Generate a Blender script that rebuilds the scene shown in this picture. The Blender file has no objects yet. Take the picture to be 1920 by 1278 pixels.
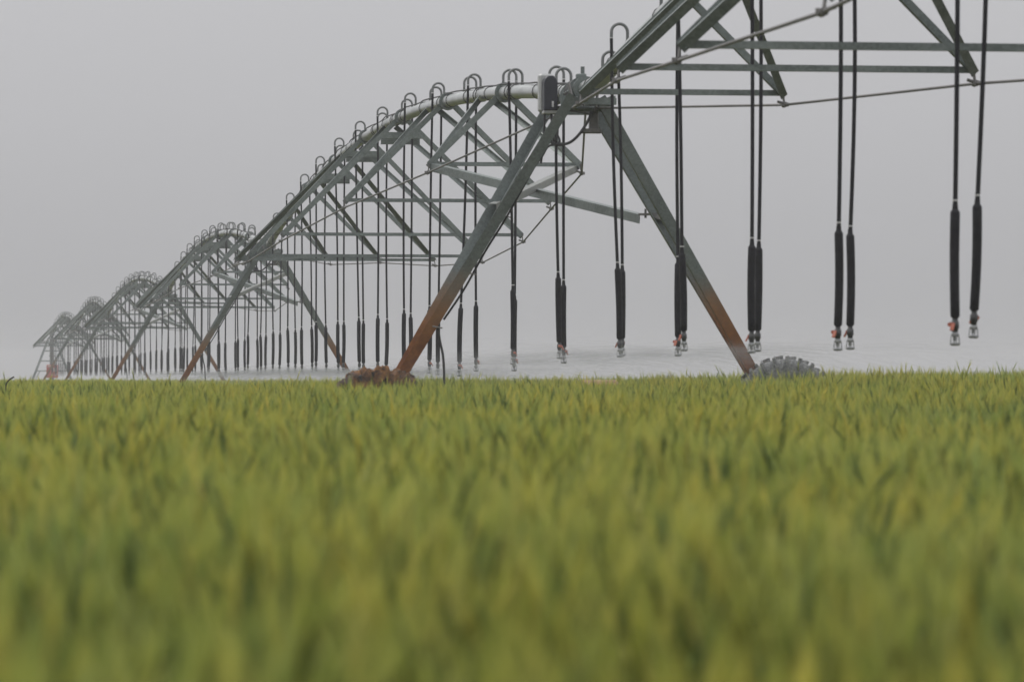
import bpy, math, random
import numpy as np
from mathutils import Vector, Matrix, noise

random.seed(7); rng = np.random.default_rng(7)
scene = bpy.context.scene
COL = scene.collection
R = math.radians
ZC = 1.02            # eye height above the ground at the nearest tower
U = 46.5             # metres to the nearest tower

# ------------------------------------------------------------------ helpers
class MB:
    def __init__(s): s.v = []; s.f = []; s.sm = []
    def add(s, vs, fs, smooth=False):
        o = len(s.v); s.v.extend([tuple(p) for p in vs])
        for f in fs: s.f.append(tuple(i + o for i in f)); s.sm.append(smooth)
        return s
    def tube(s, path, r, n=8, caps=True):
        P = [Vector(p) for p in path]; m = len(P)
        rs = r if isinstance(r, (list, tuple)) else [r] * m
        vs = []; prev = None
        for i, p in enumerate(P):
            t = (P[min(i + 1, m - 1)] - P[max(i - 1, 0)]).normalized()
            if prev is None:
                a = Vector((0, 0, 1)) if abs(t.z) < .9 else Vector((1, 0, 0))
                x = t.cross(a).normalized()
            else:
                x = (prev - t * prev.dot(t)).normalized()
            prev = x; y = t.cross(x)
            for k in range(n):
                a = 2 * math.pi * k / n
                vs.append(p + (x * math.cos(a) + y * math.sin(a)) * rs[i])
        fs = []
        for i in range(m - 1):
            for k in range(n):
                k2 = (k + 1) % n
                fs.append((i * n + k, i * n + k2, (i + 1) * n + k2, (i + 1) * n + k))
        s.add(vs, fs, True)
        if caps:
            s.add(vs[:n], [tuple(reversed(range(n)))]); s.add(vs[-n:], [tuple(range(n))])
        return s
    def prism(s, p, q, prof, a, b):
        """profile points (i,j) in the axes a,b swept from p to q"""
        p = Vector(p); q = Vector(q); n = len(prof)
        vs = [p + a * i + b * j for i, j in prof] + [q + a * i + b * j for i, j in prof]
        fs = [(k, (k + 1) % n, n + (k + 1) % n, n + k) for k in range(n)]
        fs += [tuple(reversed(range(n))), tuple(range(n, 2 * n))]
        return s.add(vs, fs)
    def axes(s, p, q, hint):
        t = (Vector(q) - Vector(p)).normalized(); h = Vector(hint)
        a = (h - t * h.dot(t)).normalized(); return a, t.cross(a).normalized()
    def angle(s, p, q, size, th, hint, flip=1, size2=None):
        a, b = s.axes(p, q, hint); b = b * flip; z = size2 or size
        prof = [(0, 0), (size, 0), (size, th), (th, th), (th, z), (0, z)]
        prof = [(i - size * .4, j - z * .4) for i, j in prof]
        return s.prism(p, q, prof, a, b)
    def bar(s, p, q, w, h, hint):
        a, b = s.axes(p, q, hint)
        return s.prism(p, q, [(-w / 2, -h / 2), (w / 2, -h / 2), (w / 2, h / 2), (-w / 2, h / 2)], a, b)
    def box(s, c, d, bev=0.0):
        x, y, z = c; a, b, h = d[0] / 2, d[1] / 2, d[2] / 2
        e = bev
        if e <= 0:
            return s.prism((x, y, z - h), (x, y, z + h), [(-a, -b), (a, -b), (a, b), (-a, b)], Vector((1, 0, 0)), Vector((0, 1, 0)))
        def ring(zz, i): 
            A, B = a - i, b - i
            return [(x - A + e, y - B, zz), (x + A - e, y - B, zz), (x + A, y - B + e, zz), (x + A, y + B - e, zz), (x + A - e, y + B, zz), (x - A + e, y + B, zz), (x - A, y + B - e, zz), (x - A, y - B + e, zz)]
        vs = ring(z - h, e * .7) + ring(z - h + e, 0) + ring(z + h - e, 0) + ring(z + h, e * .7)
        fs = [(i * 8 + k, i * 8 + (k + 1) % 8, i * 8 + 8 + (k + 1) % 8, i * 8 + 8 + k) for i in range(3) for k in range(8)]
        fs += [tuple(reversed(range(8))), tuple(range(24, 32))]
        return s.add(vs, fs)
    def lathe(s, prof, n, axis='y', c=(0, 0, 0), smooth=True):
        """prof = (radius, offset along the axis)"""
        vs = []
        for r, o in prof:
            for k in range(n):
                a = 2 * math.pi * k / n; ca, sa = r * math.cos(a), r * math.sin(a)
                if axis == 'y': vs.append((c[0] + ca, c[1] + o, c[2] + sa))
                else: vs.append((c[0] + ca, c[1] + sa, c[2] + o))
        m = len(prof); fs = []
        for i in range(m - 1):
            for k in range(n):
                k2 = (k + 1) % n
                f = (i * n + k, i * n + k2, (i + 1) * n + k2, (i + 1) * n + k)
                fs.append(f if axis != 'y' else tuple(reversed(f)))
        s.add(vs, fs, smooth)
        return s
    def mesh(s, name, m):
        me = bpy.data.meshes.new(name); me.from_pydata(s.v, [], s.f)
        me.polygons.foreach_set('use_smooth', s.sm)
        me.materials.append(m); me.update(); return me
    def build(s, name, m, parent=None, loc=(0, 0, 0)):
        return link(name, s.mesh(name, m), parent, loc)

def link(name, me, parent=None, loc=(0, 0, 0)):
    o = bpy.data.objects.new(name, me); COL.objects.link(o)
    o.location = loc
    if parent is not None: o.parent = parent
    return o

def tag(o, label=None, cat=None, group=None, kind=None):
    if label: o['label'] = label
    if cat: o['category'] = cat
    if group: o['group'] = group
    if kind: o['kind'] = kind
    return o

def empty(name, loc=(0, 0, 0), rz=0):
    o = bpy.data.objects.new(name, None); COL.objects.link(o)
    o.location = loc; o.rotation_euler = (0, 0, rz); o.empty_display_size = .3
    return o

KIDS = {}
def kids_of(o): return [c for c in bpy.data.objects if c.parent == o]
def copy_tree(o, parent=None):
    c = o.copy(); COL.objects.link(c); c.parent = parent
    for ch in kids_of(o): copy_tree(ch, c)
    return c

def smooth_path(pts, n=6):
    P = [Vector(p) for p in pts]; out = []
    for i in range(len(P) - 1):
        p0 = P[max(i - 1, 0)]; p1 = P[i]; p2 = P[i + 1]; p3 = P[min(i + 2, len(P) - 1)]
        for k in range(n):
            t = k / n
            out.append(.5 * ((2 * p1) + (p2 - p0) * t + (2 * p0 - 5 * p1 + 4 * p2 - p3) * t * t + (3 * p1 - p0 - 3 * p2 + p3) * t ** 3))
    out.append(P[-1]); return out

# ------------------------------------------------------------------ materials
class NT:
    def __init__(s, name):
        s.m = bpy.data.materials.new(name); s.m.use_nodes = True
        s.t = s.m.node_tree; s.t.nodes.clear()
        s.out = s.t.nodes.new('ShaderNodeOutputMaterial')
    def n(s, typ, **kw):
        o = s.t.nodes.new(typ)
        for k, v in kw.items():
            if k.startswith('i_'):
                key = k[2:]; key = int(key) if key.isdigit() else key.replace('_', ' ')
                o.inputs[key].default_value = v
            else: setattr(o, k, v)
        return o
    def l(s, a, b): s.t.links.new(a, b)
    def ramp(s, fac, stops, interp='LINEAR'):
        r = s.n('ShaderNodeValToRGB'); r.color_ramp.interpolation = interp
        e = r.color_ramp.elements
        while len(e) < len(stops): e.new(.5)
        for k, (p, c) in enumerate(stops): e[k].position = p; e[k].color = (*c, 1) if len(c) == 3 else c
        s.l(fac, r.inputs[0]); return r.outputs[0]
    def noise(s, vec, scale, detail=4, rough=.55):
        o = s.n('ShaderNodeTexNoise'); o.inputs['Scale'].default_value = scale
        o.inputs['Detail'].default_value = detail; o.inputs['Roughness'].default_value = rough
        if vec is not None: s.l(vec, o.inputs['Vector'])
        return o.outputs['Fac']
    def mix(s, fac, a, b, mode='MIX'):
        o = s.n('ShaderNodeMix', data_type='RGBA', blend_type=mode)
        for sock, v in ((o.inputs[0], fac), (o.inputs[6], a), (o.inputs[7], b)):
            if isinstance(v, bpy.types.NodeSocket): s.l(v, sock)
            elif isinstance(v, (int, float)): sock.default_value = v
            else: sock.default_value = (*v, 1)
        return o.outputs[2]
    def math(s, op, a, b=None, clamp=False):
        o = s.n('ShaderNodeMath', operation=op, use_clamp=clamp)
        for sock, v in ((o.inputs[0], a), (o.inputs[1], b)):
            if v is None: continue
            if isinstance(v, bpy.types.NodeSocket): s.l(v, sock)
            else: sock.default_value = v
        return o.outputs[0]
    def pbsdf(s, col, rough=.5, metal=0., bump=None, bump_s=.2, bump_d=.01):
        b = s.n('ShaderNodeBsdfPrincipled')
        for sock, v in ((b.inputs['Base Color'], col), (b.inputs['Roughness'], rough), (b.inputs['Metallic'], metal)):
            if isinstance(v, bpy.types.NodeSocket): s.l(v, sock)
            elif isinstance(v, (int, float)): sock.default_value = v
            else: sock.default_value = (*v, 1)
        if bump is not None:
            bm = s.n('ShaderNodeBump'); bm.inputs['Strength'].default_value = bump_s; bm.inputs['Distance'].default_value = bump_d
            s.l(bump, bm.inputs['Height']); s.l(bm.outputs[0], b.inputs['Normal'])
        s.l(b.outputs[0], s.out.inputs['Surface']); return b

def mat_steel(name, lo, hi, metal, r0, r1, rust=None):
    t = NT(name); g = t.n('ShaderNodeNewGeometry'); tc = t.n('ShaderNodeTexCoord')
    v = tc.outputs['Object']
    spg = t.n('ShaderNodeTexVoronoi'); spg.inputs['Scale'].default_value = 55; t.l(v, spg.inputs['Vector'])
    sp = t.n('ShaderNodeSeparateColor'); t.l(spg.outputs['Color'], sp.inputs[0])
    n1 = t.noise(v, 1.7, 5); n2 = t.noise(v, 14, 4)
    f = t.math('ADD', t.math('MULTIPLY', n1, .7), t.math('ADD', t.math('MULTIPLY', n2, .25), t.math('MULTIPLY', sp.outputs[0], .18)))
    col = t.ramp(f, [(.32, lo), (.78, hi)])
    n3 = t.noise(v, 3.1, 6, .7)                       # dried mineral drips
    col = t.mix(t.ramp(n3, [(.55, (0, 0, 0)), (.75, (.35, .35, .35))]), col, (.21, .225, .21))
    rough = t.math('ADD', r0, t.math('MULTIPLY', n2, r1 - r0))
    m = metal
    if rust:
        z0, z1 = rust
        sx = t.n('ShaderNodeSeparateXYZ'); t.l(v, sx.inputs[0])
        h = t.math('ADD', sx.outputs[2], t.math('MULTIPLY', t.math('SUBTRACT', t.noise(v, 2.6, 6, .65), .5), .55))
        k = t.n('ShaderNodeMapRange'); k.interpolation_type = 'SMOOTHSTEP'
        k.inputs['From Min'].default_value = z0; k.inputs['From Max'].default_value = z1; k.inputs['To Min'].default_value = 1; k.inputs['To Max'].default_value = 0
        t.l(h, k.inputs[0])
        rc = t.ramp(t.noise(v, 7, 6, .65), [(.25, (.085, .024, .006)), (.5, (.17, .056, .012)), (.75, (.30, .115, .026))])
        lowk = t.n('ShaderNodeMapRange'); lowk.inputs['From Min'].default_value = 1.3; lowk.inputs['From Max'].default_value = 1.95
        t.l(h, lowk.inputs[0])
        rc = t.mix(t.math('MULTIPLY', lowk.outputs[0], .75), rc, (.29, .15, .05))
        col = t.mix(k.outputs[0], col, rc)
        m = t.math('MULTIPLY', t.math('SUBTRACT', 1., k.outputs[0]), metal)
        rough = t.math('ADD', rough, t.math('MULTIPLY', k.outputs[0], .3))
    t.pbsdf(col, rough, m, bump=n2, bump_s=.12, bump_d=.004)
    return t.m

def mat_plain(name, lo, hi, rough=.5, metal=0., scale=12, bump=.15, spec=.5):
    t = NT(name); tc = t.n('ShaderNodeTexCoord'); v = tc.outputs['Object']
    n1 = t.noise(v, scale, 5); n2 = t.noise(v, scale * 6, 3)
    b = t.pbsdf(t.ramp(n1, [(.3, lo), (.7, hi)]), t.math('ADD', rough - .08, t.math('MULTIPLY', n2, .16)), metal, bump=n2, bump_s=bump, bump_d=.004)
    b.inputs['Specular IOR Level'].default_value = spec
    return t.m

M = {}
M['steel'] = mat_steel('galvanized_steel', (.09, .11, .105), (.26, .295, .282), .5, .38, .62)
M['leg'] = mat_steel('weathered_leg_steel', (.09, .108, .104), (.21, .24, .232), .5, .4, .65, rust=(1.55, 2.28))
M['pipe'] = mat_steel('zinc_pipe', (.36, .38, .37), (.62, .64, .63), .75, .22, .42)
M['brace'] = mat_steel('pale_brace_steel', (.17, .18, .17), (.31, .32, .30), .4, .4, .6)
M['rod'] = mat_steel('rod_steel', (.12, .12, .115), (.25, .24, .235), .4, .45, .65)
M['goose'] = mat_plain('grey_pvc', (.13, .14, .14), (.22, .23, .23), .42, .1)
M['hose'] = mat_plain('black_hose', (.008, .008, .011), (.016, .016, .021), .5, 0., 20, .1, .25)
M['weight'] = mat_plain('black_weight', (.007, .007, .010), (.021, .020, .025), .65, 0, 26, .3, .25)
M['nozzle'] = mat_plain('dark_nozzle', (.03, .03, .032), (.08, .08, .08), .5, 0, 60)
M['wethead'] = mat_plain('wet_grey_plastic', (.12, .125, .13), (.42, .43, .44), .35, 0, 45)
M['ferrule'] = mat_plain('white_clip', (.5, .5, .5), (.7, .7, .7), .5, .2)
M['red'] = mat_plain('red_plastic', (.36, .085, .05), (.5, .16, .10), .5, 0, 40)
M['cover'] = mat_plain('dark_box_cover', (.014, .016, .026), (.024, .026, .038), .4, 0, 9, .05)
M['boxside'] = mat_plain('light_box_side', (.38, .39, .39), (.52, .53, .52), .5, .1, 9)
M['cable'] = mat_plain('black_cable', (.014, .014, .016), (.03, .03, .032), .5, 0, 20)
M['rubber'] = mat_plain('rubber_boot', (.02, .02, .022), (.05, .05, .05), .6, 0, 18)
M['panelred'] = mat_plain('faded_red_panel', (.42, .05, .035), (.55, .085, .06), .5, 0, 3)
M['panelpale'] = mat_plain('pale_panel', (.55, .45, .42), (.65, .55, .5), .5, 0, 3)
M['tan'] = mat_plain('tan_beam', (.28, .18, .09), (.42, .29, .16), .7, 0, 9)
M['stalk'] = mat_plain('dark_stalk', (.012, .011, .008), (.03, .028, .02), .7, 0, 30)

def mat_tyre(name, kind):
    t = NT(name); tc = t.n('ShaderNodeTexCoord'); v = tc.outputs['Object']
    n0 = t.noise(v, 2.3, 3, .6); n1 = t.noise(v, 9, 6, .7); n2 = t.noise(v, 34, 5, .65); n3 = t.noise(v, 90, 3)
    if kind == 'mud':
        col = t.ramp(n1, [(.28, (.030, .024, .022)), (.42, (.085, .045, .026)), (.55, (.24, .112, .04)), (.72, (.38, .205, .085))])
        col = t.mix(t.ramp(n2, [(.45, (0, 0, 0)), (.8, (.7, .7, .7))]), col, (.10, .07, .055))
        col = t.mix(t.ramp(n0, [(.50, (0, 0, 0)), (.60, (.85, .85, .85))]), col, t.ramp(n2, [(.35, (.05, .042, .045)), (.7, (.17, .14, .14))]))
        t.pbsdf(col, .9, 0, bump=n2, bump_s=.9, bump_d=.03)
    else:
        col = t.ramp(n2, [(.32, (.07, .075, .078)), (.50, (.16, .165, .165)), (.7, (.36, .36, .35))])
        col = t.mix(t.ramp(n1, [(.45, (0, 0, 0)), (.7, (.6, .6, .6))]), col, (.26, .26, .25))
        t.pbsdf(col, .85, 0, bump=n3, bump_s=.5, bump_d=.012)
    return t.m
M['tyre'] = mat_tyre('dusty_tyre', 'dust'); M['mud'] = mat_tyre('caked_mud', 'mud')
M['darkmud'] = mat_plain('wet_tyre_rubber', (.022, .02, .022), (.075, .065, .062), .75, 0, 16, .6)

def mat_wheat():
    t = NT('ripening_wheat'); a = t.n('ShaderNodeAttribute', attribute_name='Col')
    g = t.n('ShaderNodeNewGeometry')
    mp = t.n('ShaderNodeMapping'); mp.inputs['Scale'].default_value = (1, .55, 0); t.l(g.outputs['Position'], mp.inputs[0])
    big = t.noise(mp.outputs[0], .55, 3, .6)
    oi = t.n('ShaderNodeObjectInfo')
    col = t.mix(t.ramp(big, [(.36, (0, 0, 0)), (.64, (1, 1, 1))]), t.mix(1., a.outputs['Color'], (.79, .94, 1.0), 'MULTIPLY'), t.mix(1., a.outputs['Color'], (1.06, 1.01, .75), 'MULTIPLY'))
    col = t.mix(1., col, t.ramp(oi.outputs['Random'], [(0, (.80, .88, .90)), (.5, (1., 1., 1.)), (1, (1.10, 1.07, .95))]), 'MULTIPLY')
    b = t.n('ShaderNodeBsdfPrincipled'); b.inputs['Roughness'].default_value = .62; b.inputs['Specular IOR Level'].default_value = .12
    t.l(col, b.inputs['Base Color'])
    tr = t.n('ShaderNodeBsdfTranslucent'); t.l(t.mix(1., col, (1., 1.05, .6), 'MULTIPLY'), tr.inputs[0])
    mx = t.n('ShaderNodeMixShader'); mx.inputs[0].default_value = .27
    t.l(b.outputs[0], mx.inputs[1]); t.l(tr.outputs[0], mx.inputs[2]); t.l(mx.outputs[0], t.out.inputs['Surface'])
    return t.m
M['wheat'] = mat_wheat()

def mat_soil():
    t = NT('field_soil'); g = t.n('ShaderNodeNewGeometry'); v = g.outputs['Position']
    n1 = t.noise(v, .6, 5); n2 = t.noise(v, 9, 5)
    col = t.ramp(t.math('ADD', t.math('MULTIPLY', n1, .6), t.math('MULTIPLY', n2, .4)), [(.3, (.035, .04, .014)), (.5, (.07, .062, .03)), (.7, (.10, .09, .045))])
    t.pbsdf(col, .95, 0, bump=n2, bump_s=.6, bump_d=.03); return t.m
M['soil'] = mat_soil()

def mat_spray():
    t = NT('water_droplets')
    d = t.n('ShaderNodeBsdfDiffuse'); d.inputs[0].default_value = (.50, .51, .525, 1)
    tl = t.n('ShaderNodeBsdfTranslucent'); tl.inputs[0].default_value = (.50, .51, .525, 1)
    m1 = t.n('ShaderNodeMixShader'); m1.inputs[0].default_value = .5
    t.l(d.outputs[0], m1.inputs[1]); t.l(tl.outputs[0], m1.inputs[2])
    tr = t.n('ShaderNodeBsdfTransparent')
    m2 = t.n('ShaderNodeMixShader'); m2.inputs[0].default_value = .12
    t.l(tr.outputs[0], m2.inputs[1]); t.l(m1.outputs[0], m2.inputs[2]); t.l(m2.outputs[0], t.out.inputs['Surface'])
    return t.m
M['spray'] = mat_spray()

# ------------------------------------------------------------------ terrain
PTS = [(0, -.29), (3.8, -.275), (8, -.25), (13, -.237), (19, -.222), (30, -.195), (38, -.148), (46, -.112), (60, -.118), (100, -.165), (160, -.22), (345, -.42), (5000, -.42)]
CROP = .95
def sstep(a, b, x):
    t = np.clip((x - a) / (b - a), 0, 1); return t * t * (3 - 2 * t)
def terrain(x, y):
    x = np.asarray(x, float); y = np.asarray(y, float)
    ys = np.array([p[0] for p in PTS], float); zs = np.array([p[1] for p in PTS])
    top = np.interp(np.sqrt(np.maximum(y, 0)), np.sqrt(ys), zs)
    bump = .10 * sstep(.4, 4.2, x) * sstep(26, 44, y) * (1 - sstep(52, 75, y))
    und = .022 * np.sin(x * .9 + 1.3 * np.sin(y * .21)) * np.sin(y * .63 + .7 * x) + .016 * np.sin(x * 2.1 + y * .5 + .4)
    und = und + .017 * (np.sin(x * 1.55 + .8 + y * .17) + .7 * np.sin(x * 3.7 + 2. + y * .4)) * sstep(26, 40, y) * (1 - sstep(60, 90, y))
    und = und * sstep(4, 16, y) * (1 - .6 * sstep(45, 80, y))
    bump = bump - .045 * (1 - sstep(-4., -.6, x)) * sstep(14, 34, y) * (1 - sstep(80, 130, y))
    return ZC + top - CROP + bump + und

def build_ground():
    ys = np.concatenate([np.arange(-60, 0, 6), np.arange(0, 80, 1.0), np.arange(80, 400, 8), np.linspace(400, 900, 12)])
    xs = np.concatenate([np.linspace(-500, -60, 12), np.arange(-54, -12, 4), np.arange(-12, 12.1, 1.0), np.arange(16, 58, 4), np.linspace(60, 500, 12)])
    X, Y = np.meshgrid(xs, ys); Z = terrain(X, Y)
    nx, ny = len(xs), len(ys)
    mb = MB(); mb.v = list(zip(X.ravel(), Y.ravel(), Z.ravel()))
    mb.f = [(j * nx + i, j * nx + i + 1, (j + 1) * nx + i + 1, (j + 1) * nx + i) for j in range(ny - 1) for i in range(nx - 1)]
    mb.sm = [True] * len(mb.f)
    tag(mb.build('ground', M['soil']), kind='structure')
build_ground()

# ------------------------------------------------------------------ wheat
def wheat_patch(n, size, seed):
    V = []; F = []; C = []
    def add(vs, fs, cs):
        o = sum(len(a) for a in V); V.append(np.array(vs, float)); C.append(np.array(cs, float)); F.extend([tuple(i + o for i in f) for f in fs])
    off = 0
    nv = 0
    for _ in range(n):
        x, y = rng.uniform(-size / 2, size / 2, 2)
        tall = rng.random()
        cl = noise.noise((x * 3.1, y * 3.1, seed * 7.3)) + .5 * noise.noise((x * 7, y * 7, seed * 5.1 + 40))   # clumps
        h = CROP - .06 + rng.normal(0, .040) + .042 * cl + (rng.uniform(.04, .13) if tall > .94 else 0)
        az = rng.normal(.2, 1.6); lean = abs(rng.normal(.07, .07)) + (.1 if tall > .965 else 0)
        dx, dy = math.cos(az) * lean, math.sin(az) * lean
        ripe = np.clip(rng.normal(.55, .22) + .35 * cl, 0, 1)
        stemc = np.array([.135, .182, .043]) * (1 - ripe) + np.array([.24, .243, .065]) * ripe
        earc = np.array([.25, .285, .072]) * (1 - ripe) + np.array([.51, .455, .14]) * ripe
        if rng.random() < .16: earc = np.array([.10, .14, .05])
        awnc = earc * 1.25 + .012
        leafc = np.array([.096, .147, .047]) * rng.uniform(.8, 1.4)
        if rng.random() < .06: leafc = np.array([.24, .17, .07])
        def pt(t): return np.array([x + dx * h * t * t, y + dy * h * t * t, h * t])
        # stem: three sided
        sv = []; sc = []
        ts = [.0, .45, .8, .9]; rr = .0022
        for t in ts:
            p = pt(t)
            for k in range(3):
                a = k * 2.094
                sv.append(p + rr * np.array([math.cos(a), math.sin(a), 0])); sc.append(stemc * (.75 + .25 * t))
        sf = [(i * 3 + k, i * 3 + (k + 1) % 3, i * 3 + 3 + (k + 1) % 3, i * 3 + 3 + k) for i in range(3) for k in range(3)]
        o = nv; V.append(np.array(sv)); C.append(np.array(sc)); F.extend([tuple(i + o for i in f) for f in sf]); nv += len(sv)
        # ear: bumpy spindle
        L = rng.uniform(.06, .09); base = pt(.9); d = pt(1.02) - pt(.9); d /= np.linalg.norm(d)
        d = d + np.array([math.cos(az), math.sin(az), 0]) * rng.uniform(0, .35); d /= np.linalg.norm(d)
        s1 = np.cross(d, [0, 0, 1.]); s1 = s1 / (np.linalg.norm(s1) + 1e-9); s2 = np.cross(d, s1)
        ev = []; ec = []; prof = [.35, .85, .7, 1., .78, .95, .62, .15]; rad = rng.uniform(.0046, .0064)
        tw = rng.uniform(0, 3.1)
        for i, pr in enumerate(prof):
            c = base + d * L * i / 7
            for k in range(5):
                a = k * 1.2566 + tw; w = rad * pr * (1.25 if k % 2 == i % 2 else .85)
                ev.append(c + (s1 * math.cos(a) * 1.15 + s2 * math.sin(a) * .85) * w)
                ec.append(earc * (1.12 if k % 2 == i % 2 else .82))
        ef = [(i * 5 + k, i * 5 + (k + 1) % 5, i * 5 + 5 + (k + 1) % 5, i * 5 + 5 + k) for i in range(7) for k in range(5)]
        o = nv; V.append(np.array(ev)); C.append(np.array(ec)); F.extend([tuple(i + o for i in f) for f in ef]); nv += len(ev)
        # awns
        for k in range(18):
            a = rng.uniform(0, 6.283); c = base + d * L * rng.uniform(.15, 1.)
            out = s1 * math.cos(a) + s2 * math.sin(a)
            tip = c + (d + out * rng.uniform(.1, .34)) * rng.uniform(.05, .10)
            w = np.cross(tip - c, out); w = w / (np.linalg.norm(w) + 1e-9) * .00105
            o = nv; V.append(np.array([c - w, c + w, tip])); C.append(np.array([awnc] * 3)); F.append((o, o + 1, o + 2)); nv += 3
        # leaves
        for lv in range(2):
            t0 = (rng.uniform(.52, .72) if rng.random() < .85 else rng.uniform(.72, .86)) if lv == 0 else rng.uniform(.35, .55)
            a = rng.uniform(0, 6.283); hd = np.array([math.cos(a), math.sin(a), 0]); sd = np.array([-math.sin(a), math.cos(a), 0])
            ll = rng.uniform(.10, .20); up = rng.uniform(.55, 1.15); w0 = rng.uniform(.0024, .0046)
            p = pt(t0); lvv = []; lcc = []
            for i, (q, ww) in enumerate(((0, .6), (.35, 1.), (.7, .8), (1., .05))):
                c = p + hd * ll * q * .75 + np.array([0, 0, ll * (up * q - .85 * q * q * q)])
                lvv += [c - sd * w0 * ww, c + sd * w0 * ww]; lcc += [leafc * (1 + .2 * q)] * 2
            o = nv; V.append(np.array(lvv)); C.append(np.array(lcc))
            F.extend([(o + 2 * i, o + 2 * i + 1, o + 2 * i + 3, o + 2 * i + 2) for i in range(3)]); nv += 8
    return np.concatenate(V), F, np.concatenate(C)

def build_wheat():
    NP = 8; verts = []; faces = []; cols = []; pid = []; o = 0
    for k in range(NP):
        V, F, C = wheat_patch(430, 1.06, k)
        verts.append(V); cols.append(C); faces.extend([tuple(i + o for i in f) for f in F]); pid.append(np.full(len(V), k)); o += len(V)
    nvp = o
    pts = []; rots = []; scl = []; idx = []
    def rows(y0, y1, st, s, half):
        y = y0
        while y < y1:
            hw = half(y)
            n = int(math.ceil(2 * hw / st))
            for i in range(n):
                x = -hw + (i + .5) * st + rng.uniform(-.1, .1) * st
                yy = y + rng.uniform(-.1, .1) * st
                z = float(terrain(x, yy))
                pts.append((x, yy, z)); rots.append((0, 0, rng.choice([0, 1.5708, 3.1416, 4.7124]) + rng.uniform(-.15, .15)))
                hz = rng.uniform(.955, 1.035)
                scl.append((s, s, hz)); idx.append(int(rng.integers(0, NP)))
            y += st
    rows(3.2, 75, 1., 1., lambda y: .125 * y + 2.6)
    rows(75, 160, 2., 2., lambda y: .13 * y + 4)
    rows(160, 345, 4., 4., lambda y: .13 * y + 6)
    n = len(pts)
    allv = np.concatenate([np.concatenate(verts), np.array(pts)])
    me = bpy.data.meshes.new('wheat_field'); me.from_pydata([], [], [])
    me.vertices.add(len(allv)); me.vertices.foreach_set('co', allv.ravel())
    lens = np.array([len(f) for f in faces]); loops = np.fromiter((i for f in faces for i in f), dtype=np.int32)
    me.loops.add(len(loops)); me.loops.foreach_set('vertex_index', loops)
    me.polygons.add(len(faces)); me.polygons.foreach_set('loop_start', np.concatenate([[0], np.cumsum(lens)[:-1]]).astype(np.int32))
    me.update(calc_edges=True)
    def attr(nm, typ, field, data):
        a = me.attributes.new(nm, typ, 'POINT'); a.data.foreach_set(field, np.ascontiguousarray(data).ravel())
    N = len(allv)
    P = np.full(N, -1, dtype=np.int32); P[:nvp] = np.concatenate(pid); attr('pid', 'INT', 'value', P)
    I = np.zeros(N, dtype=np.int32); I[nvp:] = idx; attr('idx', 'INT', 'value', I)
    Rr = np.zeros((N, 3), dtype=np.float32); Rr[nvp:] = rots; attr('rot', 'FLOAT_VECTOR', 'vector', Rr)
    S = np.ones((N, 3), dtype=np.float32); S[nvp:] = scl; attr('scl', 'FLOAT_VECTOR', 'vector', S)
    Cc = np.ones((N, 4), dtype=np.float32); Cc[:nvp, :3] = np.concatenate(cols); attr('Col', 'FLOAT_COLOR', 'color', Cc)
    me.materials.append(M['wheat'])
    ob = link('wheat_field', me)
    tag(ob, 'dense field of green ripening wheat', 'wheat', kind='stuff')
    ng = bpy.data.node_groups.new('wheat_scatter', 'GeometryNodeTree')
    ng.interface.new_socket('Geometry', in_out='INPUT', socket_type='NodeSocketGeometry')
    ng.interface.new_socket('Geometry', in_out='OUTPUT', socket_type='NodeSocketGeometry')
    N_ = ng.nodes.new; L = ng.links.new
    gi = N_('NodeGroupInput'); go = N_('NodeGroupOutput')
    def named(nm, typ):
        a = N_('GeometryNodeInputNamedAttribute'); a.data_type = typ; a.inputs[0].default_value = nm
        return a.outputs[0]
    pa = named('pid', 'INT')
    def sep(k):
        c = N_('FunctionNodeCompare'); c.data_type = 'INT'; c.operation = 'EQUAL'
        L(pa, c.inputs[2]); c.inputs[3].default_value = k
        s = N_('GeometryNodeSeparateGeometry'); s.domain = 'POINT'
        L(gi.outputs[0], s.inputs[0]); L(c.outputs[0], s.inputs[1]); return s.outputs[0]
    g2i = N_('GeometryNodeGeometryToInstance')
    for k in range(NP): L(sep(k), g2i.inputs[0])
    iop = N_('GeometryNodeInstanceOnPoints')
    L(sep(-1), iop.inputs['Points']); L(g2i.outputs[0], iop.inputs['Instance'])
    iop.inputs['Pick Instance'].default_value = True
    L(named('idx', 'INT'), iop.inputs['Instance Index']); L(named('rot', 'FLOAT_VECTOR'), iop.inputs['Rotation']); L(named('scl', 'FLOAT_VECTOR'), iop.inputs['Scale'])
    L(iop.outputs[0], go.inputs[0])
    md = ob.modifiers.new('scatter', 'NODES'); md.node_group = ng
build_wheat()

# ------------------------------------------------------------------ the irrigation machine
HP = 4.12                                              # pipe height at a tower
TX = [.727, -5.80, -12.6, -20.0, -27.1, -34.6]         # towers one to five and the pivot
TY = [U, U * 2.18, U * 3.36, U * 4.54, U * 5.72, U * 6.90]
def heading(k):
    dx, dy = TX[k + 1] - TX[k], TY[k + 1] - TY[k]
    return math.atan2(-dx, dy), math.hypot(dx, dy)
RISE = 1.05
def pipe_z(s, L): return HP + RISE * max(0., 1 - ((2 * s - L) / (L - (2.8 if L < 50 else .3))) ** 2)
NZ = [2.62, 2.45, 2.20, 2.06, 2.18, 2.42, 2.56]
NW = [.95, 1.45, 1.89, 2.02, 1.89, 1.45, .95]

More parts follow.
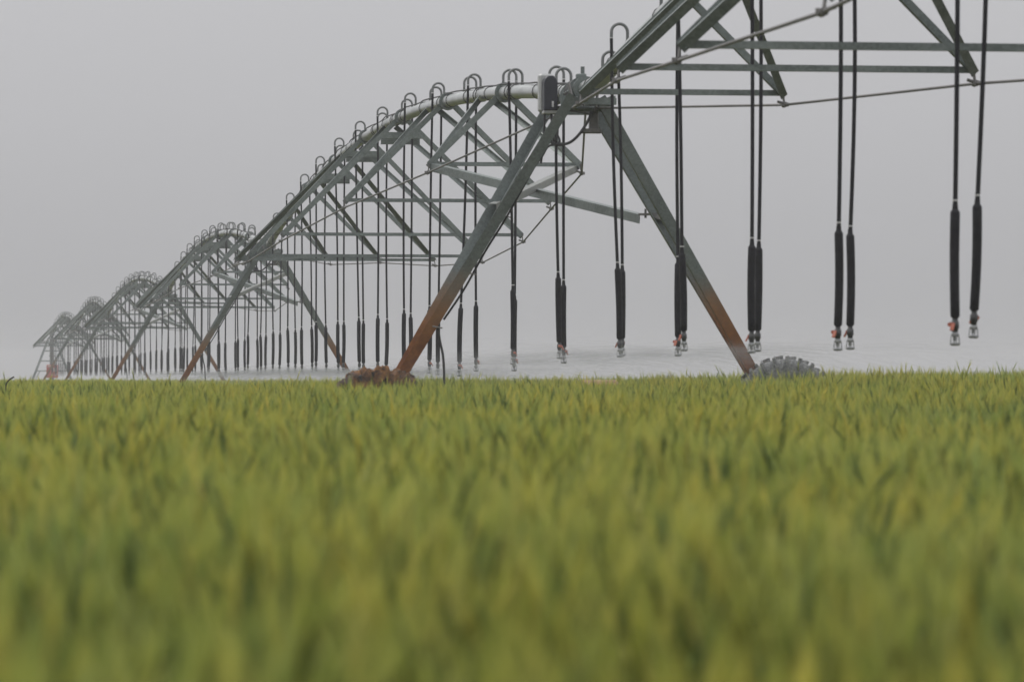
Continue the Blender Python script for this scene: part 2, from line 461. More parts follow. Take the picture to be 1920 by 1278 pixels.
def make_span(L, first, panel):
    root = empty('irrigation_span')
    st = [first + panel * k for k in range(7)]
    # pipe
    n = 48
    path = [(0, s, pipe_z(s, L)) for s in [.55 + (L - 1.1) * i / n for i in range(n + 1)]]
    pipe = MB().tube(path, .084, 16).build('water_pipe', M['pipe'], root)
    fm = MB()
    for d in (-.018, .018): fm.tube([(0, d - .012, 0), (0, d + .012, 0)], .128, 16)
    fm = fm.mesh('flange', M['steel'])
    for s in st: link('flange', fm, pipe, (0, s, pipe_z(s, L)))
    tm = MB().tube([(.092 * math.cos(a), .012 * math.sin(a * 2), .092 * math.sin(a)) for a in [i * .5236 for i in range(13)]], .0055, 5, False).mesh('cable_tie', M['cable'])
    s = 1.0
    while s < L - 1:                                   # cable ties round the pipe
        o = link('cable_tie', tm, pipe, (0, s, pipe_z(s, L))); o.rotation_euler = (random.uniform(-.1, .1), random.uniform(0, 6), 0)
        s += random.choice([.3, 1.2, 1.6, 2.2, 2.6]) * random.uniform(.8, 1.2)
    cab = [(-.035 + .03 * math.sin(i * 1.7), .6 + (L - 1.2) * i / 60, pipe_z(.6 + (L - 1.2) * i / 60, L) + .093 + .012 * random.random()) for i in range(61)]
    MB().tube(cab, .011, 6).build('control_cable', M['cable'], root)
    # truss
    for k, s in enumerate(st):
        w, z = NW[k], ZC + NZ[k]; pz = pipe_z(s, L)
        lean = 2.15 if k <= 3 else -2.15
        for sd in (-1, 1):
            node = Vector((sd * w, s, z))
            for dy in (0., lean):
                top = Vector((sd * .075, s + dy + (.06 if dy == 0 else 0), pipe_z(s + dy, L) - .05))
                bot = node + Vector((0, .03 if (dy == 0) == (lean > 0) else -.03, .02))
                if dy: bot = bot + Vector((0, .055 * (1 if lean > 0 else -1), 0))
                MB().angle(bot, top, .076, .007, (0, 1 if dy == 0 else -1, 0), flip=-sd).build('truss_strut', M['steel'], root)
            f = MB()                                   # rod clamp under the node
            f.bar(node + Vector((0, 0, .05)), node + Vector((sd * .02, 0, -.10)), .05, .012, (0, 1, 0))
            f.tube([node + Vector((sd * .02, -.05, -.075)), node + Vector((sd * .02, .05, -.075))], .026, 8)
            f.tube([node + Vector((sd * .05, 0, -.075)), node + Vector((-sd * .05, 0, -.045))], .014, 6)
            f.tube([node + Vector((sd * .04, 0, -.09)), node + Vector((sd * .04, 0, -.055))], .022, 6)
            f.build('rod_clamp', M['rod'], root)
        MB().angle((-w + .02, s, z + .03), (w - .02, s, z + .03), .052, .006, (0, 0, 1)).build('cross_bar', M['steel'], root)
        if 2 <= k <= 4:
            for dy, dz, hw in ((.05, .30, .33), (.42, .37, .31)):
                MB().angle((-hw, s + dy, pz - dz), (hw, s + dy, pz - dz), .10, .006, (0, 1, 0)).build('upper_cross_bar', M['steel'], root)
    for sd in (-1, 1):
        pts = [(sd * .11, .25, HP - .19)] + [(sd * (w + .02), s, ZC + z - .075) for w, s, z in zip(NW, st, NZ)] + [(sd * .11, L - .25, HP - .19)]
        MB().tube(pts, .0125, 8).build('truss_rod', M['rod'], root)
        for y in (.25, L - .25):
            MB().tube([(sd * .11, y - .06, HP - .185), (sd * .11, y + .06, HP - .185)], .024, 8).tube([(sd * .07, y, HP - .05), (sd * .115, y, HP - .23)], .014, 6).build('rod_end', M['rod'], root)
    return root

th, LS = heading(0)
spans = []
sp = make_span(LS, LS / 8, LS / 8)
SPAN_LABELS = ['arched truss span between the nearest and second drive towers', 'arched truss span beyond the second drive tower, peak above its legs',
               'hazy arched truss span from third to fourth drive tower', 'pale hazy truss span between the fourth and fifth drive towers', 'farthest palest truss span, ending at the ladder pivot tower']
for k in range(5):
    o = sp if k == 0 else copy_tree(sp)
    h, L = heading(k); o.location = (TX[k], TY[k], 0); o.rotation_euler = (0, 0, h); o.scale = (1, L / LS, 1)
    tag(o, SPAN_LABELS[k], 'irrigation span', 'arched truss spans of the irrigation machine'); spans.append(o)
L0 = 46.4
h0 = math.atan2(-.13, -1.)
s0 = make_span(L0, 6.72, 5.49)
s0.location = (TX[0], TY[0], 0); s0.rotation_euler = (0, 0, h0)
tag(s0, 'nearest truss span, rising out of the top right of the view', 'irrigation span', 'arched truss spans of the irrigation machine')

# ---- wheels
def tyre_mesh(name, m, lump=0.):
    mb = MB(); r0 = .54
    prof = [(.30, -.12), (.36, -.145), (.46, -.15), (.515, -.135), (.54, -.09), (.545, 0), (.54, .09), (.515, .135), (.46, .15), (.36, .145), (.30, .12)]
    mb.lathe(prof, 64)
    for k in range(48):                                # chevron lugs, alternating sides
        a = 2 * math.pi * k / 48; sd = 1 if k % 2 else -1
        def P(r, y, da): return (r * math.cos(a + da), y, r * math.sin(a + da))
        w = .030; e = .072
        vs = []
        for r in (.505, .582):
            ww = w if r < .55 else w * .8
            vs += [P(r, sd * -.01, -ww), P(r, sd * -.01, ww), P(r - .012, sd * .158, ww + e), P(r - .012, sd * .158, -ww + e)]
        fs = [(0, 1, 5, 4), (1, 2, 6, 5), (2, 3, 7, 6), (3, 0, 4, 7), (4, 5, 6, 7), (3, 2, 1, 0)]
        mb.add(vs, fs)
        # side lug running down the shoulder
        vs = []
        for r in (.45, .572):
            vs += [P(r, sd * .135, e - w), P(r, sd * .135, e + w), P(r, sd * .166, e + w * .8), P(r, sd * .166, e - w * .8)]
        mb.add(vs, fs)
    return mb.mesh(name, m)
def rim_mesh():
    mb = MB(); mb.lathe([(.0, -.03), (.07, -.03), (.08, -.02), (.24, -.02), (.25, -.10), (.31, -.13), (.315, -.12), (.27, -.085), (.27, .085), (.315, .12), (.31, .13), (.25, .10), (.24, .0), (.08, .0), (.0, .01)], 40)
    for k in range(8):
        a = k * .785; mb.tube([(.15 * math.cos(a), -.04, .15 * math.sin(a)), (.15 * math.cos(a), .02, .15 * math.sin(a))], .012, 6)
    return mb.mesh('rim', M['steel'])
TYRE = tyre_mesh('tyre', M['tyre']); TYRE_MUD = tyre_mesh('tyre', M['darkmud']); RIM = rim_mesh()
def mud_mesh():
    nA, nB = 150, 26; vs = []; fs = []
    for i in range(nA):
        a = R(-25) + R(230) * i / (nA - 1)             # clods over the top of the tread, fading towards both ends
        fade = min(1, i / 16, (nA - 1 - i) / 16)
        for j in range(nB):
            b = -1.35 + 2.7 * j / (nB - 1)
            p = Vector((math.cos(a) * 3, math.sin(a) * 3, b * .8))
            n = noise.fractal(p * 2.1 + Vector((3, 1, 7)), .9, 2.1, 5) * .062 + abs(noise.noise(p * 1.1)) * .05 + noise.noise(p * 6) * .016
            rr = .515 + .05 * math.cos(b) + (n + .028) * fade
            y = math.sin(b) * .19
            # on the side facing the camera the clods end in a ragged edge well above the rim
            rr -= max(0, abs(b) - .75) * (.13 + .5 * max(-.25, noise.noise(Vector((p.x, p.y, 0)) * 2.4 + Vector((9, 2, 0))))) 
            if abs(b) > 1.0: rr -= (abs(b) - 1.0) * .2
            vs.append((rr * math.cos(a), y, rr * math.sin(a)))
    for i in range(nA - 1):
        for j in range(nB - 1):
            fs.append((i * nB + j, i * nB + j + 1, (i + 1) * nB + j + 1, (i + 1) * nB + j))
    mb = MB(); mb.add(vs, fs, False)
    return mb.mesh('mud', M['mud'])

HLEG = 1.98; HWHEEL = 2.245
def make_tower(muddy):
    root = empty('drive_tower')
    sink = 0 if muddy else .36
    zb = .58
    # four legs of steel angle, two to each side, meeting at the foot
    lean = (HLEG + .26 - .18) / (3.85 - .62)
    for sd in (-1, 1):
        foot = Vector((sd * (2.12 if muddy and sd > 0 else 2.19), 0, .62 + (.07 if muddy and sd > 0 else 0)))
        for yt in ((-.85, 1.15) if sd < 0 else (-.42, .40)):
            top = Vector((sd * .165, yt, 4.03)); bt = foot + Vector((0, .05 if yt > 0 else -.05, 0))
            MB().angle(bt, top, .122, .009, (0, 1 if yt < 0 else -1, 0), flip=(1 if sd * yt > 0 else -1), size2=.115).build('leg', M['leg'], root)
        w = link('wheel', RIM, root, (sd * HWHEEL + (.05 if muddy and sd < 0 else 0), -.16, .57 - sink + ((.10 if sd > 0 else -.065) if muddy else 0))); w.rotation_euler = (0, .6 * sd, 0)
        mud = muddy and sd < 0
        ty = link('tyre', TYRE_MUD if mud else TYRE, w)
        if mud:
            w['label'] = 'wheel caked with orange brown mud'
            md = link('mud', mud_mesh(), w); md.rotation_euler = (0, -.6 * sd, 0)
        g = MB().box((sd * HWHEEL, .12, .57 - sink), (.26, .2, .26), .03); g.tube([(sd * HWHEEL, .0, .57 - sink), (sd * HWHEEL, -.2, .57 - sink)], .06, 10)
        g.build('gearbox', M['rod'], root)
    MB().bar((-2.3, .06, .64), (2.3, .06, .64), .12, .14, (0, 0, 1)).build('base_beam', M['leg'], root)
    MB().tube([(-2.1, .14, .585), (2.1, .14, .585)], .024, 8).build('drive_shaft', M['rod'], root)
    dm = 0 if muddy else -.3
    d = MB().box((.28, .16, .83 + dm), (.38, .24, .27), .03); d.tube([(.06, .16, .925 + dm), (.44, .16, .925 + dm)], .06, 12); d.build('drive_motor', M['tan'], root)
    # top frame: pads, cross tube, brackets, flexible joint
    t = MB()
    for yt in (-.78, 1.02):
        t.bar((-.30, yt, 3.97), (.30, yt, 3.97), .07, .07, (0, 0, 1))
    t.bar((-.27, -.78, 4.0), (-.27, 1.02, 4.0), .06, .05, (0, 0, 1)); t.bar((.27, -.78, 4.0), (.27, 1.02, 4.0), .06, .05, (0, 0, 1))
    t.tube([(-.28, -.30, 3.92), (.22, -.30, 3.92)], .032, 10)
    t.build('top_frame', M['steel'], root)
    b = MB(); b.box((.13, -.25, 3.84), (.10, .09, .34), .01); b.box((.10, -.28, 3.68), (.22, .12, .05), .01); b.build('hanger_bracket', M['rod'], root)
    j = MB()
    for y, r in ((-.55, .135), (-.50, .135), (-.24, .15), (.24, .15), (.50, .135), (.55, .135)):
        j.tube([(0, y - .014, HP), (0, y + .014, HP)], r, 20)
    j.tube([(0, -.56, HP), (0, .56, HP)], .084, 16)
    for k in range(6):
        a = k * 1.047; j.tube([(.135 * math.cos(a), -.27, HP + .135 * math.sin(a)), (.135 * math.cos(a), .27, HP + .135 * math.sin(a))], .010, 6)
    j.tube([(.03, -.1, HP + .1), (.03, -.1, HP + .27)], .022, 8)
    j.box((-.02, -.34, HP + .14), (.11, .08, .07), .01)
    j.build('pipe_joint', M['steel'], root)
    bt = MB(); bt.lathe([(.10, -.22), (.142, -.18), (.118, -.12), (.148, -.06), (.122, 0), (.148, .06), (.118, .12), (.142, .18), (.10, .22)], 20, 'y', (0, 0, HP)); bt.build('rubber_boot', M['rubber'], root)
    for x, y in ((-.17, -.46), (.16, -.44)):
        MB().bar((x, y, HP + .06), (x * .7, y - .1, HP - .22), .12, .014, (0, 1, 0)).build('rod_plate', M['rod'], root)
    # control box
    cx, cy, cz = -.378, -.42, 4.085
    c = MB(); w, dp, hh = .152, .15, .375
    ring = [(-w / 2, 0), (-w / 2, hh * .82), (-w / 2 + .012, hh * .92), (-w / 2 + .038, hh * .98), (-w * .2, hh), (w * .2, hh), (w / 2 - .038, hh * .98), (w / 2 - .012, hh * .92), (w / 2, hh * .82), (w / 2, 0)]
    k = len(ring)
    vs = []
    for yy, ins in ((-dp, .018), (-dp + .02, 0), (dp * .2, 0)):
        for px, pz in ring: vs.append((cx + px * (1 - ins * 6), cy + yy, cz - .2 + (pz - .2) * (1 - ins * 3) + .2))
    fs = [(i * k + q, i * k + (q + 1) % k, (i + 1) * k + (q + 1) % k, (i + 1) * k + q) for i in range(2) for q in range(k)] + [tuple(range(k)), tuple(reversed(range(2 * k, 3 * k)))]
    c.add(vs, fs, False); cb = c.build('control_box', M['cover'], root)
    MB().box((cx - .028, cy + .10, cz - .0), (.156, .14, .41), .02).build('back_case', M['boxside'], cb)
    MB().box((cx, cy - .03, cz - .215), (.148, .19, .04), .008).build('base_plate', M['boxside'], cb)
    MB().box((cx + .02, cy - dp - .006, cz - .135), (.022, .014, .065), .003).build('latch', M['ferrule'], cb)
    MB().bar((cx, cy + .18, cz - .02), (-.1, cy + .2, HP - .14), .05, .03, (0, 1, 0)).build('box_arm', M['steel'], root)
    # cables
    def cable(pts, r): MB().tube(smooth_path(pts, 6), r, 7).build('cable', M['cable'], root)
    zq = lambda py: ZC + (706 - py) / 172.
    xq = lambda px: (px - 1085) / 172.
    cable([(xq(1012), -.42, zq(206)), (xq(1011), -.43, zq(235)), (xq(1010), -.42, zq(262)), (xq(1006), -.36, zq(310))], .013)
    cable([(xq(1024), -.44, zq(206)), (xq(1024), -.46, zq(235)), (xq(1027), -.5, zq(268)), (xq(1033), -.5, zq(262)), (xq(1036), -.46, zq(236)), (xq(1045), -.4, zq(215))], .013)
    cable([(xq(1030), -.44, zq(250)), (xq(1038), -.5, zq(268)), (xq(1030), -.55, zq(276)), (xq(1014), -.6, zq(281)), (xq(1002), -.62, zq(300)), (xq(985), -.60, zq(325)), (xq(940), -.52, zq(408)), (xq(900), -.42, zq(475)), (xq(862), -.34, zq(545)), (xq(826), -.27, zq(600))], .012)
    cable([(xq(1103), -.3, zq(212)), (xq(1092), -.42, zq(232)), (xq(1075), -.5, zq(256)), (xq(1057), -.52, zq(272)), (xq(1037), -.55, zq(277)), (xq(1024), -.55, zq(274)), (xq(1018), -.5, zq(262))], .016)
    cable([(xq(1050), -.7, zq(215)), (xq(1075), -.6, zq(217)), (xq(1095), -.5, zq(220))], .008)
    cable([(xq(1016), -.42, zq(216)), (xq(1030), -.42, zq(210)), (xq(1050), -.42, zq(203)), (xq(1072), -.4, zq(204))], .010)
    cable([(xq(832), -.26, zq(580)), (xq(819), -.26, zq(598)), (xq(816), -.26, zq(616)), (xq(819), -.26, zq(640)), (xq(825), -.26, zq(670)), (xq(827), -.26, zq(720)), (xq(826), -.26, zq(800))], .014)
    for px, py in ((872, 514), (808, 613), (935, 408)):
        MB().tube([(xq(px) - .03, -.42, zq(py)), (xq(px) + .07, -.46, zq(py + 3))], .008, 5).build('cable_clip', M['rod'], root)
    # braces from the first truss node to the legs
    s1 = LS / 8; z1 = ZC + NZ[0]; w1 = NW[0]
    zl = zq(402); tl = (zl - .62) / (3.98 - .62)
    legx = 2.19 + (.19 - 2.19) * tl
    MB().angle((-w1 + .05, s1, z1 + .0), (legx - .12, .5, zl - .02), .10, .007, (0, 0, -1), flip=1).build('stay_brace', M['steel'], root)
    MB().angle((w1 - .05, s1 + .1, z1 - .0), (-legx + .02, .48, zq(385)), .085, .007, (0, 0, -1), flip=-1).build('stay_brace', M['brace'], root)
    bq = MB(); bq.bar((legx - .14, .46, zl + .02), (legx + .12, .2, zl + .02), .12, .022, (0, 1, 0)); bq.bar((legx - .02, .30, zl + .0), (legx + .10, .2, zl - .05), .10, .05, (0, 1, 0)); bq.tube([(legx - .1, .42, zl - .02), (legx - .1, .42, zl + .08)], .014, 6)
    bq.tube([(legx - .0, .36, zl - .05), (legx - .0, .36, zl + .06)], .012, 6); bq.build('leg_bracket', M['rod'], root)
    return root

t1 = make_tower(True); t2 = make_tower(False)
TL = ['nearest drive tower, black control box on top, one wheel caked in orange mud', 'second drive tower, rusty feet, behind the mud-caked wheel', 'third drive tower, standing under the hazy spans with one rust-orange leg',
      'fourth drive tower, pale in the haze, just right of the red panel', 'farthest faint drive tower, its leg crossing the red panel']
for k in range(5):
    o = t1 if k == 0 else (t2 if k == 1 else copy_tree(t2))
    h, L = heading(k); o.location = (TX[k], TY[k], 0); o.rotation_euler = (0, 0, h)
    tag(o, TL[k], 'drive tower', 'wheeled A-frame drive towers')

# ---- pivot
def make_pivot():
    root = empty('pivot_tower', (TX[5], TY[5], 0), heading(4)[0])
    b = 1.72; tp = .28; zt = 3.75
    for sx in (-1, 1):
        for sy in (-1, 1):
            MB().angle((sx * (b + .18), sy * (b + .18), -.40), (sx * tp, sy * tp, zt), .12, .012, (0, -sy, 0), flip=sx * sy).build('leg', M['steel'], root)
    for z in (.75, 1.45, 2.2, 2.95):
        r = b + (tp - b) * z / zt
        for sx, sy, ex, ey in ((-1, -1, 1, -1), (1, -1, 1, 1), (1, 1, -1, 1), (-1, 1, -1, -1)):
            MB().angle((sx * r, sy * r, z), (ex * r, ey * r, z), .07, .008, (0, 0, 1)).build('cross_rail', M['steel'], root)
    for sy in (-1, 1):
        MB().bar((-b + .25, sy * (b - .1), .35), (-.9, sy * (b - .35), 1.45), .05, .03, (0, 1, 0)).build('diagonal_stay', M['steel'], root)
    # ladder on the left face
    l = MB()
    for y in (-.22, .22):
        l.bar((-b - .05, y, .1), (-tp - .06, y, zt + .1), .05, .03, (0, 1, 0))
    for i in range(11):
        f = (i + .6) / 11.5; x = -b - .05 + (b - tp) * f; l.tube([(x, -.22, .1 + zt * f), (x, .22, .1 + zt * f)], .014, 6)
    l.build('ladder', M['steel'], root)
    MB().tube([(0, 0, 0), (0, 0, 3.9)], .16, 16).tube([(0, 0, 3.3), (0, 0, 3.5)], .26, 16).tube([(0, 0, 2.55), (0, 0, 2.62)], .22, 16).build('riser_pipe', M['rod'], root)
    el = [(0, 0, 3.85), (0, 0, HP - .05), (0, -.10, HP + .10), (0, -.30, HP + .10), (0, -.6, HP)]
    MB().tube(smooth_path(el, 5), .10, 14).tube([(0, -.2, HP + .05), (0, -.2, HP + .42)], .09, 12).build('elbow', M['steel'], root)
    MB().box((0, 0, 4.25), (.35, .35, .3), .03).build('collector_ring', M['rod'], root)
    p = MB().box((-.02, -b + .02, 1.42), (.86, .3, .98), .03).build('control_panel', M['panelred'], root)
    MB().box((-.18, -b - .14, 1.80), (.40, .02, .10), .004).build('panel_label', M['panelpale'], p)
    MB().box((.18, -b - .14, 1.55), (.22, .02, .26), .004).build('meter_window', M['panelpale'], p)
    tag(root, 'ladder-sided pivot tower with a red control panel, farthest left in the haze', 'pivot tower')
make_pivot()

# ------------------------------------------------------------------ sprinkler drops
def goose_mesh(sd):
    rr = .0825; path = [(0, 0, .06), (0, 0, .10), (0, 0, .15), (0, 0, .195)]
    for i in range(1, 12):
        a = math.pi * i / 12; path.append((sd * (rr - rr * math.cos(a)), 0, .195 + rr * math.sin(a)))
    path += [(sd * 2 * rr, 0, .195), (sd * 2 * rr, 0, .13)]
    mb = MB().tube(path, .0165, 10); mb.tube([(0, 0, .07), (0, 0, .105)], .024, 8)
    return mb.mesh('gooseneck', M['goose'])
random.seed(21)
GOOSE = {s: goose_mesh(s) for s in (-1, 1)}
def clip_mesh():
    return MB().tube([(0, 0, -.006), (0, 0, .006)], .0205, 10).mesh('clamp_ring', M['ferrule'])
CLIP = clip_mesh()
WLEN = .70
def weight_mesh(seed):
    rd = random.Random(seed); n = 9; bx = [rd.uniform(-.008, .008) for _ in range(3)]
    path = []; rs = []
    for z, r in ((.05, .0185), (.018, .0205), (.014, .0215), (.004, .0295), (-.006, .033)): path.append((0, 0, z)); rs.append(r)
    for i in range(1, n): 
        z = -.006 - (WLEN - .02) * i / n; path.append((bx[0] * math.sin(i / n * 3.14), bx[1] * math.sin(i / n * 3.14), z)); rs.append(.0335 - .0015 * (i / n))
    path += [(0, 0, -WLEN + .012), (0, 0, -WLEN)]; rs += [.032, .025]
    return MB().tube(path, rs, 12).mesh('hose_weight', M['weight'])
WEIGHTS = [weight_mesh(i) for i in range(5)]
def valve_mesh():
    mb = MB(); z0 = -WLEN
    mb.lathe([(.0, 0), (.020, 0), (.020, -.022), (.027, -.026), (.027, -.07), (.021, -.075), (.021, -.092), (.0, -.092)], 12, 'z', (0, 0, z0)); return mb.mesh('regulator', M['nozzle'])
def handle_mesh():
    z0 = -WLEN
    mb = MB(); mb.bar((.024, -.004, z0 - .035), (.048, -.008, z0 - .085), .024, .012, (0, 1, 0)); mb.tube([(-.0, -.03, z0 - .045), (.028, -.03, z0 - .045)], .015, 8); return mb.mesh('valve_handle', M['red'])
def head_mesh():
    z0 = -WLEN - .092
    mb = MB(); mb.lathe([(.0, 0), (.016, 0), (.026, -.012), (.028, -.03), (.014, -.034), (.014, -.06)], 12, 'z', (0, 0, z0))
    for a in (0, 1.57, 3.14, 4.71): mb.tube([(.026 * math.cos(a), .026 * math.sin(a), z0 - .028), (.030 * math.cos(a), .030 * math.sin(a), z0 - .072)], .004, 5)
    mb.lathe([(.0, -.068), (.034, -.072), (.036, -.082), (.028, -.092), (.0, -.094)], 14, 'z', (0, 0, z0)); return mb.mesh('spray_head', M['wethead'])
VALVE, HANDLE, HEAD = valve_mesh(), handle_mesh(), head_mesh()
ORD = 'first second third fourth fifth sixth seventh eighth ninth tenth eleventh twelfth thirteenth fourteenth fifteenth sixteenth seventeenth eighteenth nineteenth twentieth twenty-first twenty-second twenty-third twenty-fourth'.split()
NOZZLES = []
def drop(P, rz, side, pz, nz, label, group, detail, swing=None):
    """P: plan position of the outlet; nz: height of the spray head's bottom"""
    r = empty('sprinkler_drop', (P[0], P[1], pz), rz)
    tag(r, label, 'sprinkler', group)
    link('gooseneck', GOOSE[side], r)
    x = side * .165; bottom = nz - pz + .186 + WLEN        # top of the weight
    tx, ty = random.gauss(0, .003 if swing is not None else .009) + (swing or 0.), random.gauss(0, .008)
    if random.random() < .07 and swing is None: tx *= 2.2
    ln = .14 - bottom
    mb = MB(); path = []
    bow = random.gauss(0, .012)
    for i in range(9):
        t = i / 8; path.append((x + tx * ln * t + bow * math.sin(t * 3.14), ty * ln * t, .14 - ln * t))
    h = mb.tube(path, .0165, 8).build('hose', M['hose'], r)
    c1 = link('clamp_ring', CLIP, r, (x, 0, .135))
    e = (x + tx * ln, ty * ln, bottom)
    c2 = link('clamp_ring', CLIP, r, (e[0], e[1], e[2] + .075))
    rot = (random.gauss(0, .006) - ty * .5, random.gauss(0, .008) - tx * .6, random.uniform(0, 6.28))
    w = link('hose_weight', random.choice(WEIGHTS), r, e); w.rotation_euler = (rot[0], rot[1], 0)
    v = link('regulator', VALVE, r, e); v.rotation_euler = (rot[0], rot[1], 0)
    hd = link('spray_head', HEAD, r, e); hd.rotation_euler = (rot[0], rot[1], 0)
    if detail:
        a = link('valve_handle', HANDLE, v); a.rotation_euler = (0, 0, random.gauss(.0, .5))
    ca, sa = math.cos(rz), math.sin(rz)
    NOZZLES.append((P[0] + e[0] * ca - e[1] * sa, P[1] + e[0] * sa + e[1] * ca, nz + .02))

# the near span, towards the camera
c0, s0_ = math.cos(h0), math.sin(h0)
for j, s in enumerate([1.74, 3.42, 5.5, 7.4, 9.75, 11.08, 13.5, 14.65, 18.02, 18.45, 21.4, 22.4]):
    P = (TX[0] - s * s0_, TY[0] + s * c0)
    side = -1 if j % 2 == 0 else 1                      # local x is mirrored on this span
    nz = ZC + .20 + random.gauss(0, .02) + (.05 if j in (8, 10) else -.03 if j == 9 else 0)
    drop(P, h0, side, pipe_z(s, L0), nz, 'black sprinkler drop hanging %s from the nearest tower along the overhead span' % ORD[j], 'sprinkler drops of the overhead span', True, {0: -.025, 1: -.034, 8: .03, 3: -.012}.get(j, 0.))
names = ['past the nearest tower, towards the second', 'past the second tower, towards the third', 'past the third tower, towards the fourth', 'past the fourth tower, towards the fifth', 'past the fifth tower, towards the red panel']
for k in range(5):
    h, L = heading(k); c, s_ = math.cos(h), math.sin(h); q = L / LS
    for j in range(24):
        s = (.42 + 2.275 * j + random.gauss(0, .12)) * q
        P = (TX[k] - s * s_, TY[k] + s * c)
        side = -1 if j % 2 == 0 else 1
        if k == 0: P = (TX[k] - (s - side * .13) * s_, TY[k] + (s - side * .13) * c)
        nz = ZC + float(np.interp(s, [0, 5, 10, 20, 35, 55], [.20, .12, .03, .03, .08, .12])) + random.gauss(0, .025)
        if k > 0: nz = ZC + .08 + random.gauss(0, .03)
        drop(P, h, side, pipe_z(s / q, LS), nz, 'black sprinkler drop hanging %s %s' % (ORD[j], names[k]), 'sprinkler drops along the far spans' if k else 'sprinkler drops between the two nearest towers', k < 1 and j < 7)

# ------------------------------------------------------------------ water thrown by the sprinklers
def build_spray():
    V = []; o = 0
    for (x, y, z) in NOZZLES:
        if y > 150 or y < 31: continue
        near = y < 75
        m = (5200 if y > 37 else 2600) if near else (1300 if y < 103 else 500)
        a = np.repeat(rng.uniform(0, 6.283, m // 10), 10); v0 = np.repeat(rng.uniform(3.6, 5.6, m // 10), 10); el = np.repeat(rng.normal(.014, .042, m // 10), 10)
        t0 = rng.uniform(.01, .8, m); dt = rng.uniform(.04, .16, m)
        th = (.00012 if y < 37 else .00031 if near else .0016) * rng.uniform(.5, 1.5, m)
        jit = rng.normal(0, 1, (m, 3)) * (.014 + .034 * t0)[:, None]
        P = []
        for t in (t0, t0 + dt):
            drag = (1 - np.exp(-1.6 * t)) / 1.6
            P.append(np.stack([x + np.cos(a) * v0 * drag, y + np.sin(a) * v0 * drag, z + v0 * el * drag - .42 * t * t], 1) + jit)
        ok = (P[1][:, 2] > terrain(P[1][:, 0], P[1][:, 1]) + CROP - .02)
        up = np.zeros((m, 3)); up[:, 2] = th
        q = np.stack([P[0] - up, P[1] - up, P[1] + up, P[0] + up], 1)[ok]
        V.append(q.reshape(-1, 3))
    V = np.concatenate(V); F = range(len(V) // 4)
    me = bpy.data.meshes.new('water_spray')
    me.vertices.add(len(V)); me.vertices.foreach_set('co', V.ravel())
    n = len(F); me.loops.add(4 * n); me.loops.foreach_set('vertex_index', np.arange(4 * n, dtype=np.int32))
    me.polygons.add(n); me.polygons.foreach_set('loop_start', np.arange(0, 4 * n, 4, dtype=np.int32)); me.update(calc_edges=True)
    me.materials.append(M['spray'])
    tag(link('water_spray', me), 'fine white water spray thrown by the sprinkler heads', 'water spray', kind='stuff')
    print('spray dashes', n)
build_spray()

# a dark bent stalk above the wheat at the far left
y = 44.; px = lambda a, b: ((a - 960) / 8000 * y, y, ZC + (706 - b) / 8000 * y)
bs = MB().tube(smooth_path([px(10, 760), px(10.5, 735), px(11.5, 721), px(14.5, 715), px(19, 710.5), px(26.5, 706)], 5), [.006] * 10 + [.0075] * 10 + [.009] * 5 + [.004], 6)
tag(bs.build('bent_stalk', M['stalk']), 'dark bent stalk poking above the wheat, left of the pivot tower', 'stalk')

# ------------------------------------------------------------------ haze, sky, sun, camera
t = NT('dusty_air'); pv = t.n('ShaderNodeVolumePrincipled')
pv.inputs['Color'].default_value = (.85, .852, .875, 1); pv.inputs['Density'].default_value = .001; pv.inputs['Anisotropy'].default_value = .2
t.l(pv.outputs[0], t.out.inputs['Volume'])
hz = MB().box((0, 420, 2.3), (1100, 1100, 9.0)).build('haze', t.m); tag(hz, kind='stuff')
hz.visible_shadow = True

w = bpy.data.worlds.new('World'); scene.world = w; w.use_nodes = True
nt = w.node_tree; nt.nodes.clear()
out = nt.nodes.new('ShaderNodeOutputWorld'); bg = nt.nodes.new('ShaderNodeBackground')
sky = nt.nodes.new('ShaderNodeTexSky'); sky.sky_type = 'NISHITA'; sky.sun_disc = False
SUN_EL, SUN_AZ = R(58), R(-55)
sky.sun_elevation = SUN_EL; sky.sun_rotation = SUN_AZ; sky.dust_density = 6; sky.air_density = 1.2
hs = nt.nodes.new('ShaderNodeHueSaturation'); hs.inputs['Saturation'].default_value = .06
mx = nt.nodes.new('ShaderNodeMix'); mx.data_type = 'RGBA'; mx.inputs[0].default_value = .85
tc = nt.nodes.new('ShaderNodeTexCoord'); sx = nt.nodes.new('ShaderNodeSeparateXYZ')
rp = nt.nodes.new('ShaderNodeValToRGB')                # overcast sky: three times brighter overhead than at the horizon
e = rp.color_ramp.elements
GREY = (.970, .968, 1.)
LEV = [(0, 4.75), (.06, 5.65), (.5, 10.5), (1, 14.)]
while len(e) < 4: e.new(.5)
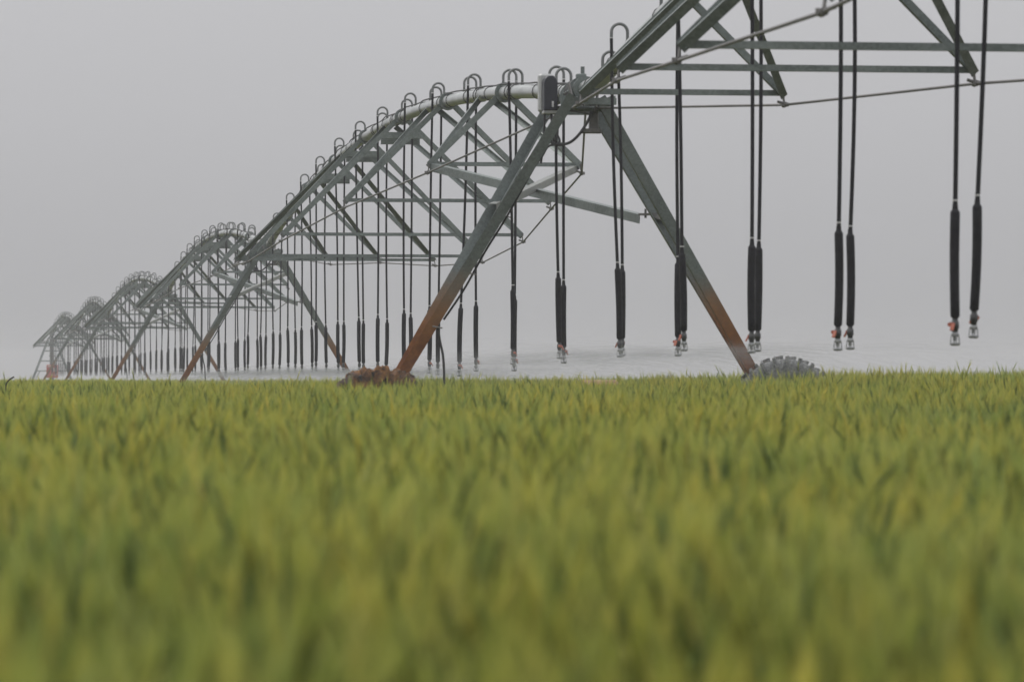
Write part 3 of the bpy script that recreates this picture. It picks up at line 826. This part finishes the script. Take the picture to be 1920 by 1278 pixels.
for i, (p, v) in enumerate(LEV): e[i].position = p; e[i].color = (v * GREY[0] / 16, v * GREY[1] / 16, v * GREY[2] / 16, 1)
mul = nt.nodes.new('ShaderNodeVectorMath'); mul.operation = 'SCALE'; mul.inputs[3].default_value = 16
nt.links.new(tc.outputs['Generated'], sx.inputs[0]); nt.links.new(sx.outputs[2], rp.inputs[0]); nt.links.new(rp.outputs[0], mul.inputs[0])
nt.links.new(sky.outputs[0], hs.inputs['Color']); nt.links.new(hs.outputs[0], mx.inputs[6]); nt.links.new(mul.outputs[0], mx.inputs[7])
nt.links.new(mx.outputs[2], bg.inputs[0]); bg.inputs[1].default_value = .1
nt.links.new(bg.outputs[0], out.inputs[0])

sl = bpy.data.lights.new('sun', 'SUN'); sl.energy = 1.0; sl.angle = R(25); sl.color = (1, .96, .9)
so = bpy.data.objects.new('sun', sl); COL.objects.link(so)
d = Vector((math.sin(SUN_AZ) * math.cos(SUN_EL), math.cos(SUN_AZ) * math.cos(SUN_EL), math.sin(SUN_EL)))
so.rotation_euler = (-d).to_track_quat('-Z', 'Y').to_euler(); so.location = d * 50

cam = bpy.data.cameras.new('camera'); co = bpy.data.objects.new('camera', cam); COL.objects.link(co)
cam.sensor_width = 36; cam.lens = 150; cam.clip_start = .1; cam.clip_end = 4000
co.location = (0, 0, ZC); co.rotation_euler = (R(90) + math.atan(67 / 8000), 0, 0)
cam.dof.use_dof = True; cam.dof.focus_distance = 70; cam.dof.aperture_fstop = 5.8
scene.camera = co

scene.render.engine = 'CYCLES'
cy = scene.cycles
cy.use_denoising = True; cy.denoiser = 'OPENIMAGEDENOISE'
cy.max_bounces = 6; cy.diffuse_bounces = 3; cy.glossy_bounces = 3; cy.transmission_bounces = 3; cy.volume_bounces = 1
cy.transparent_max_bounces = 160; cy.caustics_reflective = False; cy.caustics_refractive = False
scene.view_settings.view_transform = 'Standard'; scene.view_settings.look = 'None'
scene.view_settings.exposure = 0; scene.view_settings.gamma = 1
scene.render.film_transparent = False
